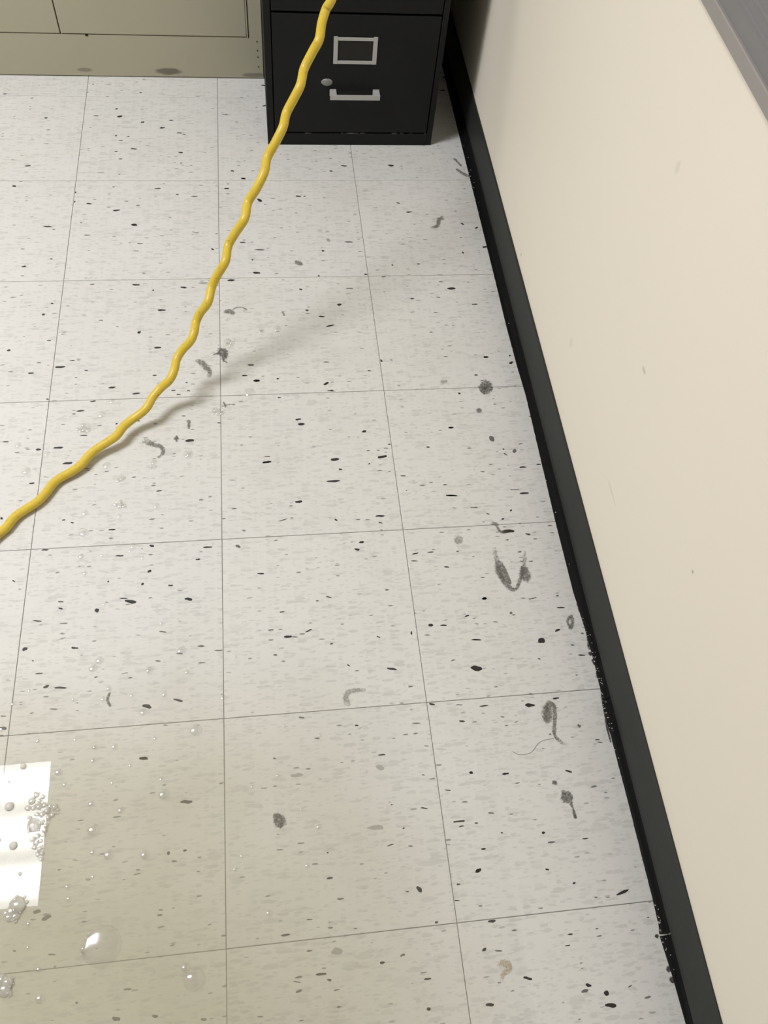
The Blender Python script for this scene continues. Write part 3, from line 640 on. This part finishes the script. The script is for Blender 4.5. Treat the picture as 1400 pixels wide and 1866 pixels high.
# ------------------------------------------------------------------ grooved grey rail on the wall
rail = empty('trim_1', (XR, 0, 0.78))
tag(rail, 'grooved grey rail fixed along the cream wall at desk height', kind='structure')
def rail_piece(name, prof, mat):
    n = len(prof)
    V = [(x - XR, y, z - 0.78) for y in (YF + 0.0, YB - 0.03) for (x, z) in prof]
    F = [(k, (k + 1) % n, n + (k + 1) % n, n + k) for k in range(n)] + [tuple(reversed(range(n))), tuple(range(n, 2 * n))]
    return mesh_obj(name, V, F, mat, rail)
RXF = 0.572
rail_piece('lip', [(XR, 0.780), (RXF + 0.001, 0.780), (RXF, 0.7812), (RXF, 0.7948), (RXF + 0.0012, 0.796), (XR, 0.796)], M['rail_lip'])
rail_piece('body', [(XR, 0.796), (RXF + 0.004, 0.796), (RXF + 0.0042, 0.8165), (RXF + 0.002, 0.8175), (RXF + 0.002, 0.819), (RXF + 0.0042, 0.820), (RXF + 0.0042, 0.8300),
                    (RXF + 0.002, 0.831), (RXF + 0.002, 0.8325), (RXF + 0.0042, 0.8335), (RXF + 0.0042, 0.850), (RXF + 0.002, 0.851), (RXF + 0.002, 0.862), (RXF + 0.006, 0.866), (XR, 0.866)], M['rail'])

# ------------------------------------------------------------------ black filing cabinet
FX0, FX1, FY0, FY1, FH = 0.114, 0.4955, 0.127, 0.800, 1.140
fc = empty('filing_cabinet', ((FX0 + FX1) / 2, (FY0 + FY1) / 2, 0))
tag(fc, 'black metal four-drawer filing cabinet standing in the corner by the cream wall', 'filing cabinet')
def P_(o, root):
    o.parent = root
    o.matrix_parent_inverse = Matrix.Translation(root.location).inverted()
    return o
bm = bmesh.new()
bm_box(bm, FX0, FX0 + 0.0148, FY0, FY1, 0.0, FH, 0.0012)
bm_box(bm, FX1 - 0.0125, FX1, FY0, FY1, 0.0, FH, 0.0012)
bm_box(bm, FX0 + 0.012, FX1 - 0.012, FY0 + 0.001, FY1, FH - 0.022, FH - 0.0002, 0.0012)
bm_box(bm, FX0 + 0.012, FX1 - 0.012, FY1 - 0.012, FY1 - 0.0005, 0.0, FH - 0.01)
bm_box(bm, FX0 + 0.012, FX1 - 0.012, FY0 + 0.03, FY1 - 0.01, 0.02, FH - 0.02)
P_(bm_obj('body', bm, M['black']), fc)
P_(box('base_strip', FX0 + 0.0149, FX1 - 0.0127, FY0 - 0.0006, FY0 + 0.03, 0.0, 0.0300, M['black_worn'], bev=0.001), fc)
def drawer(z0, z1):
    d = P_(box('drawer', FX0 + 0.0168, FX1 - 0.0146, FY0 - 0.0016, FY0 + 0.028, z0, z1, M['black'], bev=0.0016, seg=3), fc)
    yf = FY0 - 0.0016
    dz = z0 - 0.0335
    def sub(o):
        o.parent = d
        o.matrix_parent_inverse = Matrix.Translation(fc.location).inverted() @ Matrix.Identity(4)
        o.matrix_parent_inverse = Matrix.Identity(4)
        o.matrix_parent_inverse = (Matrix.Translation(fc.location).inverted()).inverted() @ Matrix.Translation(fc.location).inverted()
        return o
    # label holder: four bars with two raised tabs, dark card slot behind
    bm = bmesh.new()
    lx0, lx1, lz0, lz1 = 0.2585, 0.3510, 0.1965 + dz, 0.2530 + dz
    bm_box(bm, lx0, lx0 + 0.0090, yf - 0.0026, yf, lz0, lz1 + 0.0018, 0.0005)
    bm_box(bm, lx1 - 0.0090, lx1, yf - 0.0026, yf, lz0, lz1 + 0.0018, 0.0005)
    bm_box(bm, lx0 + 0.0085, lx1 - 0.0085, yf - 0.0022, yf, lz0, lz0 + 0.0070, 0.0005)
    bm_box(bm, lx0 + 0.0085, lx1 - 0.0085, yf - 0.0022, yf, lz1 - 0.0065, lz1, 0.0005)
    lh = sub(bm_obj('label_holder', bm, M['steel'])); lh['label'] = 'rectangular steel label holder'
    sub(box('label_slot', lx0 + 0.0088, lx1 - 0.0088, yf - 0.0006, yf, lz0 + 0.0065, lz1 - 0.006, M['slot']))
    # pull handle: two brackets and a flat front bar
    bm = bmesh.new()
    hx0, hx1, hz0, hz1 = 0.2525, 0.3625, 0.1255 + dz, 0.1370 + dz
    bm_box(bm, hx0, hx1, yf - 0.0200, yf - 0.0182, hz0, hz1, 0.0004)
    h = sub(bm_obj('handle', bm, M['steel'])); h['label'] = 'flat steel pull handle'
    for (a, b) in ((hx0 + 0.0003, hx0 + 0.0145), (hx1 - 0.0145, hx1 - 0.0003)):
        bm = bmesh.new()
        bm_box(bm, a, b, yf - 0.0184, yf, hz1 - 0.0020, hz1 - 0.0002, 0.0003)
        bm_box(bm, a, b, yf - 0.0015, yf, hz0 - 0.002, hz1 + 0.002, 0.0003)
        sub(bm_obj('handle_bracket', bm, M['steel']))
    # oval thumb latch
    bm = bmesh.new()
    bmesh.ops.create_uvsphere(bm, u_segments=24, v_segments=10, radius=1.0)
    for v in bm.verts:
        q = v.co.copy()
        ridge = 0.0012 * math.exp(-(q.x / 0.16) ** 2) if q.y < 0 else 0
        v.co = Vector((0.2462 + q.x * 0.0128, yf - 0.0003 + q.y * 0.0042 - ridge, 0.1545 + dz + q.z * 0.0082))
    lt = sub(bm_obj('thumb_latch', bm, M['steel_dull'], smooth=True)); lt['label'] = 'oval dull steel thumb latch'
    return d
drawer(0.0335, 0.2985)
for q in (1, 2, 3): drawer(0.0335 + q * 0.2695, 0.2985 + q * 0.2695)

# ------------------------------------------------------------------ beige storage cabinet
SX0, SX1, SY0, SY1, SH = -0.800, 0.1125, 0.3835, 0.838, 1.83
sc = empty('storage_cabinet', ((SX0 + SX1) / 2, (SY0 + SY1) / 2, 0))
tag(sc, 'beige metal two-door storage cabinet with scuffed kick panel beside the filing cabinet', 'storage cabinet')
Z0 = 0.1035
bm = bmesh.new()
bm_box(bm, SX1 - 0.0297, SX1, SY0, SY1, 0.1012, SH, 0.0004)
bm_box(bm, SX0, SX0 + 0.0315, SY0, SY1, 0.1012, SH, 0.0004)
bm_box(bm, SX0 + 0.031, SX1 - 0.031, SY0 + 0.001, SY1, SH - 0.04, SH, 0.0006)
bm_box(bm, SX0 + 0.031, SX1 - 0.029, SY0 + 0.03, SY1, 0.1012, SH - 0.03)
P_(bm_obj('body', bm, M['beige']), sc)
P_(box('kick_panel', SX0, SX1, SY0, SY1, 0.0026, 0.1011, M['beige'], bev=0.0003), sc)
P_(box('plinth', SX0 + 0.014, SX1 - 0.014, SY0 + 0.014, SY1 - 0.014, 0.0, 0.0026, M['beige']), sc)
P_(box('door_recess', SX0 + 0.0313, SX1 - 0.0298, SY0 + 0.012, SY0 + 0.031, 0.1012, SH - 0.041, M['beige']), sc)
dr = P_(box('door', -0.3445, 0.0765, SY0 - 0.0012, SY0 + 0.016, Z0, SH - 0.043, M['beige'], bev=0.0012), sc)
dl = P_(box('door', SX0 + 0.034, -0.3470, SY0 - 0.0012, SY0 + 0.016, Z0, SH - 0.043, M['beige'], bev=0.0012), sc)
hb = P_(box('hinge_bead', 0.0772, 0.0803, SY0 - 0.0016, SY0 + 0.01, 0.1014, SH - 0.043, M['beige'], bev=0.0008), sc)
hd = box('handle', -0.335, -0.318, SY0 - 0.028, SY0 - 0.0012, 0.86, 1.00, M['steel'], bev=0.003)
hd.parent = dr
for (x, z) in ((0.1005, 0.0925), (0.1005, 0.0710), (0.1010, 0.0550), (0.1012, 0.0310)):
    bm = bmesh.new()
    bmesh.ops.create_cone(bm, cap_ends=True, segments=12, radius1=0.0019, radius2=0.0016, depth=0.0010, matrix=Matrix.Translation((x, SY0 - 0.0003, z)) @ Matrix.Rotation(math.pi / 2, 4, 'X'))
    P_(bm_obj('rivet', bm, simple('dark_rivet', srgb(70, 66, 50), 0.6)), sc)
P_(box('door_stop', -0.2915, -0.2855, SY0 - 0.0015, SY0 + 0.002, 0.0985, 0.1035, M['door_stop'], bev=0.0004), sc)

# ------------------------------------------------------------------ fluorescent ceiling light (mirrored in the puddle)
LX0, LX1, LY0, LY1 = -2.205, -0.985, -1.070, -0.470
cl = empty('ceiling_light_offscreen', ((LX0 + LX1) / 2, (LY0 + LY1) / 2, 2.74))
tag(cl, 'white rectangular fluorescent ceiling light mirrored in the puddle', 'ceiling light')
bm = bmesh.new()
for (a, b, c, d) in ((LX0 - 0.02, LX1 + 0.02, LY0 - 0.02, LY0), (LX0 - 0.02, LX1 + 0.02, LY1, LY1 + 0.02), (LX0 - 0.02, LX0, LY0, LY1), (LX1, LX1 + 0.02, LY0, LY1)):
    bm_box(bm, a, b, c, d, 2.735, H, 0.001)
P_(bm_obj('housing', bm, M['white_metal']), cl)
cx, cy = (LX0 + LX1) / 2, (LY0 + LY1) / 2
mesh_obj('lens_offscreen', [(LX0 - cx, LY0 - cy, 0), (LX1 - cx, LY0 - cy, 0), (LX1 - cx, LY1 - cy, 0), (LX0 - cx, LY1 - cy, 0)], [(3, 2, 1, 0)], M['lens'], cl)

# ------------------------------------------------------------------ dirty water puddle
def sst(a, b, x):
    t = min(1, max(0, (x - a) / (b - a)))
    return t * t * (3 - 2 * t)
OUT = [(0.26, -0.36), (0.20, -0.59), (0.15, -0.83), (0.20, -1.02), (0.36, -1.20), (0.42, -1.39), (0.44, -1.64), (0.40, -1.95), (0.15, -2.25), (-0.3, -2.42), (-0.85, -2.35),
       (-1.25, -2.0), (-1.35, -1.4), (-1.2, -0.8), (-0.85, -0.42), (-0.42, -0.30), (0.0, -0.27)]
OUT = [(p.x, p.y) for p in catmull([(x, y, 0) for x, y in OUT] + [(OUT[0][0], OUT[0][1], 0)], 5)][:-1]
def sdist(x, y):
    inside, dmin = False, 9.0
    n = len(OUT)
    for i in range(n):
        ax, ay = OUT[i]; bx, by = OUT[(i + 1) % n]
        if (ay > y) != (by > y) and x < (bx - ax) * (y - ay) / (by - ay) + ax: inside = not inside
        ex, ey = bx - ax, by - ay
        t = max(0, min(1, ((x - ax) * ex + (y - ay) * ey) / (ex * ex + ey * ey)))
        d = math.hypot(x - ax - ex * t, y - ay - ey * t)
        if d < dmin: dmin = d
    return dmin if inside else -dmin
GS = 0.02
V, F, DE, WE, idx = [], [], [], [], {}
PX, PY = -0.5, -1.35
x0, y0 = -1.45, -2.5
nx, ny = int(1.85 / GS), int(2.3 / GS)
grid = {}
for i in range(nx + 1):
    for j in range(ny + 1):
        x, y = x0 + i * GS, y0 + j * GS
        grid[i, j] = sdist(x, y) + 0.03 * mnoise.noise((x * 4, y * 4, 0)) + 0.012 * mnoise.noise((x * 14, y * 14, 4))
def vid(i, j):
    if (i, j) not in idx:
        x, y = x0 + i * GS, y0 + j * GS
        s = grid[i, j]
        idx[i, j] = len(V)
        rip = 2.2e-5 * mnoise.noise((x * 9, y * 9, 2)) + 0.6e-5 * mnoise.noise((x * 30, y * 30, 5))
        V.append((x - PX, y - PY, 0.0006 + 0.0012 * sst(0, 0.12, s) + rip * sst(0, 0.1, s)))
        r = math.hypot(x + 0.30, y + 1.75) + 0.07 * mnoise.noise((x * 3, y * 3, 8)) + 0.03 * mnoise.noise((x * 8, y * 8, 1))
        r2 = math.hypot(x + 0.75, y + 1.75)
        DE.append(1.0 * sst(0.84, 0.28, min(r, r2)) ** 1.5 * sst(0, 0.1, s))
        WE.append(sst(0.0, 0.1, s))
    return idx[i, j]
for i in range(nx):
    for j in range(ny):
        q = [(i, j), (i + 1, j), (i + 1, j + 1), (i, j + 1)]
        if all(grid[k] > 0 for k in q): F.append(tuple(vid(*k) for k in q))
pud = mesh_obj('water_puddle', V, F, M['water'], smooth=True, loc=(PX, PY, 0))
pud.data.attributes.new('depth', 'FLOAT', 'POINT').data.foreach_set('value', DE)
pud.data.attributes.new('wet', 'FLOAT', 'POINT').data.foreach_set('value', WE)
deep = [f for f in F if max(DE[k] for k in f) > 0.015]        # silt only where the water is deep enough to hold it
keep = {k: i for i, k in enumerate(sorted({k for f in deep for k in f}))}
si = mesh_obj('silt', [(V[k][0], V[k][1], V[k][2] * 0.5) for k in keep], [tuple(keep[k] for k in f) for f in deep], M['silt'], pud, smooth=True)
si['kind'] = 'stuff'
si.data.attributes.new('depth', 'FLOAT', 'POINT').data.foreach_set('value', [DE[k] for k in keep])
si['label'] = 'beige silt clouding the water'
tag(pud, 'shallow cloudy puddle of dirty water spreading over the floor tiles', 'puddle')
WZ = 0.0017

# ------------------------------------------------------------------ soap bubbles and foam on the puddle
def dome(bm, x, y, r, h, z=WZ, seg=14, rings=5):
    prev = None
    top = None
    for k in range(rings):
        a = math.pi / 2 * k / rings
        ring = [bm.verts.new((x + r * math.cos(a) * math.cos(2 * math.pi * i / seg), y + r * math.cos(a) * math.sin(2 * math.pi * i / seg), z + h * math.sin(a))) for i in range(seg)]
        if prev:
            for i in range(seg): bm.faces.new((prev[i], prev[(i + 1) % seg], ring[(i + 1) % seg], ring[i]))
        prev = ring
    top = bm.verts.new((x, y, z + h))
    for i in range(seg): bm.faces.new((prev[i], prev[(i + 1) % seg], top))
bm = bmesh.new(); dome(bm, 0, 0, 1, 0.36, 0.0, seg=18, rings=7)
ob0 = bm_obj('soap_bubble', bm, M['bubble'], smooth=True)
first = True
for e in BUBBLES.split():
    x, y, r = [int(q) / 1e4 for q in e.split(',')]
    r = max(r * 1.25, 0.0028)
    o = ob0 if first else ob0.copy()
    if not first: link(o)
    first = False
    o.location = (x, y, WZ - 0.0002); o.scale = (r, r, r)
    if y < -1.12: tag(o, 'tiny glinting soap bubble in the cloudy water around the lamp reflection', 'bubble', 'soap bubbles in the cloudy water')
    else: tag(o, 'tiny soap bubble on the clear wet tiles around the yellow cord', 'bubble', 'soap bubbles on the clear wet tiles')
bm = bmesh.new(); dome(bm, 0, 0, 1, 0.6, 0.0)
oc0 = bm_obj('soap_bubble', bm, M['bubble_painted_grey'], smooth=True)
first = True
for e in PAINTED_GREY.split():
    x, y, r = [int(q) / 1e4 for q in e.split(',')]
    o = oc0 if first else oc0.copy()
    if not first: link(o)
    first = False
    o.location = (x, y, WZ - 0.0002); o.scale = (r, r, r)
    tag(o, 'grey soap bubble within the white lamp reflection', 'bubble', 'soap bubbles on the lamp reflection')
FL_ = {'big_bubble': ('soap_bubble', 'large flat soap bubble with a bright rim on the puddle', 'bubble'),
       'faint_bubble': ('soap_bubble', 'faint flat soap bubble with a tiny bubble on its rim', 'bubble'),
       'foam_light': ('foam_clump', 'big clump of foam biting into the edge of the lamp reflection', 'foam'),
       'foam_lower': ('foam_clump', 'rounded foam clump at the corner of the lamp reflection', 'foam'),
       'foam_corner': ('foam_clump', 'white foam clump in the murkiest water, apart from lamp reflection', 'foam'),
       'foam_cord': ('foam_clump', 'foam clump beside the yellow cord touching a black chip', 'foam'),
       'foam_mid': ('foam_clump', 'thin foam patch on clear wet tile, larger of two', 'foam'),
       'foam_mid_b': ('foam_clump', 'thin foam patch on clear wet tile, smaller of two', 'foam'),
       'foam_loop': ('foam_clump', 'fine foam clinging to the looped grey lint', 'foam'),
       'foam_seam': ('foam_clump', 'small foam patch lying on a tile seam', 'foam'),
       'foam_dirt': ('foam_clump', 'foam patch against the dark wet lint clump', 'foam')}
for k, L in FOAM.items():
    nm, lab, cat = FL_[k]
    ox, oy = L[0][0] / 1e4, L[0][1] / 1e4
    bm = bmesh.new()
    rr = random.Random(len(k))
    for (x, y, r) in L:
        x, y, r = x / 1e4 - ox, y / 1e4 - oy, r / 1e4
        h = 0.16 if r > 0.015 else rr.uniform(0.32, 0.5)
        dome(bm, x, y, r, r * h, 0.0, seg=28 if r > 0.015 else 14, rings=8 if r > 0.015 else 5)
        if len(L) > 2:
            for q in range(9 if r > 0.006 else 4):
                a = rr.uniform(0, 6.28); d = r * rr.uniform(0.5, 1.15)
                rs = r * rr.uniform(0.12, 0.32)
                dome(bm, x + d * math.cos(a), y + d * math.sin(a), rs, rs * 0.6, r * 0.2 * rr.random(), seg=10, rings=4)
    if k == 'big_bubble':
        r = L[0][2] / 1e4
        for (u, v, s) in ((-0.75, 0.42, 0.16), (-0.62, 0.62, 0.12), (-0.88, -0.05, 0.2), (-0.93, -0.3, 0.12), (0.7, 0.45, 0.07), (0.45, 0.05, 0.06), (0.4, -0.2, 0.07), (-0.15, -0.55, 0.07)):
            dome(bm, u * r, v * r, s * r, s * r * 0.7, 0.001, seg=10, rings=4)
    for v in bm.verts:
        v.co += Vector((mnoise.noise((v.co.x * 90, v.co.y * 90, 1)), mnoise.noise((v.co.x * 90, v.co.y * 90, 5)), 0)) * 0.0012
    o = bm_obj(nm, bm, M['bubble_big'] if 'bubble' in k else M['foam_dense'] if k in ('foam_light', 'foam_lower', 'foam_corner') else M['foam'], smooth=True, loc=(ox, oy, WZ - 0.0002))
    tag(o, lab, cat)

# ------------------------------------------------------------------ lint, dust clumps and marks on the floor
LN = {'round_scuff': ('dust_clump', 'round dark mottled dust spot sitting on a tile seam near the baseboard', 'dust', 'lint_dark'),
      'small_scuff': ('dust_clump', 'small dark dust dot beside the round mottled spot', 'dust', 'lint'),
      'faint_oval': ('dust_clump', 'pale oval dust mark near the round mottled spot', 'dust', 'lint_pale'),
      'w_lint': ('lint_clump', 'large V-shaped grey lint clump near the baseboard', 'lint', 'lint'),
      'tail_lint': ('lint_clump', 'short wriggling lint tail ending at a black chip', 'lint', 'lint'),
      'faint_blob': ('dust_clump', 'pale round dust smudge near the V-shaped lint', 'dust', 'lint_pale'),
      'loop_lint': ('lint_clump', 'narrow upright lint loop close to the baseboard', 'lint', 'lint'),
      'hook_lint': ('lint_clump', 'grey hook-shaped lint with a long stem near the baseboard', 'lint', 'lint'),
      'tailed_clump': ('lint_clump', 'dark lint knot with a thin tail near the hook-shaped lint', 'lint', 'lint_dark'),
      'wet_clump': ('lint_clump', 'dark wet lint clump lying across a tile seam', 'lint', 'lint_dark'),
      'wet_strip': ('lint_clump', 'slanting wet strip of lint beside the yellow cord', 'lint', 'lint'),
      'loop_clump': ('lint_clump', 'curled wet lint loop beside the cord shadow', 'lint', 'lint'),
      'strand_clump': ('lint_clump', 'small lint knot with a curved strand near the cord', 'lint', 'lint'),
      'tick': ('lint_clump', 'tiny tick-shaped lint bit between cord shadow and strand knot', 'lint', 'lint'),
      'speck_pair': ('lint_clump', 'thin pair of lint specks beside the cord shadow', 'lint', 'lint'),
      'star_speck': ('lint_clump', 'tiny star-shaped lint speck beside the curled loop', 'lint', 'lint'),
      'seam_lint': ('lint_clump', 'tiny forked lint bit beside a seam crossing', 'lint', 'lint'),
      's_lint': ('lint_clump', 'small S-shaped lint curl in front of the filing cabinet', 'lint', 'lint'),
      'grey_smudge': ('dust_clump', 'small slanted grey dust smudge on the dry tiles', 'dust', 'lint'),
      'tiny_smudge': ('dust_clump', 'tiny grey dust smudge on the dry tiles', 'dust', 'lint_pale'),
      'corner_lint': ('lint_clump', 'frayed lint lying against the baseboard beside the filing cabinet', 'lint', 'lint'),
      'pale_hook': ('dust_clump', 'pale hook-shaped smudge touching a seam at the puddle edge', 'dust', 'lint_pale'),
      'soft_spot': ('dust_clump', 'soft dark blot under the cloudy water', 'dust', 'lint_dark'),
      'short_strand': ('lint_clump', 'short curved lint strand among bubbles in the puddle', 'lint', 'lint'),
      'yellow_stain': ('dried_stain', 'yellowish dried stain on a tile near the baseboard', 'stain', 'stain')}
for k, (nm, lab, cat, mt) in LN.items():
    thin = mt in ('stain', 'lint_pale')
    tag(ribbon(nm, LINT[k], M[mt], hgt=0.0002 if thin else 0.0010), lab, cat)
hp = LINT['hair'][0]
hx, hy = hp[0][0] / 1e4, hp[0][1] / 1e4
ho = tube('hair_strand', [(p.x / 1e4 - hx, p.y / 1e4 - hy, 0.0004) for p in catmull([(a, b, 0) for a, b, c in hp], 6)], 0.00028, M['hair'], n=5)
ho.location = (hx, hy, 0)
tag(ho, 'single long curved hair trailing from the hook-shaped lint', 'hair')

# ------------------------------------------------------------------ yellow extension cord
CR = 0.0076
pts = [(x / 1e4, y / 1e4, z / 1e4) for x, y, z in CORD]
lead = []
for i in range(22):                     # on along the floor, out of the picture on the left
    s = 1 - i / 22
    lead.append((-0.354 - 0.95 * s + 0.012 * math.sin(i * 1.9), -0.885 - 0.55 * s - 0.25 * s * s + 0.012 * math.cos(i * 1.9), CR + 0.0003))
tail = [(0.2450, -0.180, 0.535), (0.2760, -0.142, 0.582), (0.3080, -0.104, 0.634), (0.3420, -0.066, 0.690), (0.3760, -0.034, 0.752), (0.4100, -0.010, 0.818), (0.4440, 0.006, 0.886), (0.4780, 0.016, 0.948), (0.5100, 0.020, 0.988), (0.5380, 0.020, 1.006), (0.5560, 0.020, 1.010)]
tail = [(x + 0.006 * math.sin(i * 2.1) * (i < 9), y + 0.004 * math.cos(i * 2.1) * (i < 9), z) for i, (x, y, z) in enumerate(tail)]
pts = [(x, y, max(z, CR + 0.0003)) for x, y, z in pts]
path = catmull(lead + pts + tail, 5)
origin = Vector((-0.354, -0.885, 0))
cord = tube('extension_cord', [p - origin for p in path], CR, M['cord'], n=16)
cord.location = origin
tag(cord, 'wavy yellow extension cord rising from the wet floor up to the wall', 'cord')

pl = tube('plug', [Vector((x, 0.020, 1.010)) - origin for x in (0.548, 0.552, 0.572, 0.5765)], [0.0085, 0.0135, 0.0160, 0.0150], M['cord'], cord, n=16)
ot = empty('wall_outlet', (XR, 0.020, 1.010))
tag(ot, 'white wall outlet above the grey rail with yellow cord plugged in', 'outlet')
bm = bmesh.new()
bm_box(bm, -0.0065, -0.0002, -0.035, 0.035, -0.075, 0.040, 0.002)
bm_obj('cover_plate', bm, M['white_metal'], ot)
bm = bmesh.new()
bm_box(bm, -0.0085, -0.0060, -0.017, 0.017, -0.060, -0.026, 0.001)
bm_obj('socket', bm, M['white_metal'], ot)
for dy in (-0.006, 0.006):
    bm = bmesh.new()
    bm_box(bm, -0.0088, -0.0080, dy - 0.0011, dy + 0.0011, -0.048, -0.038)
    bm_obj('slot', bm, M['black'], ot)
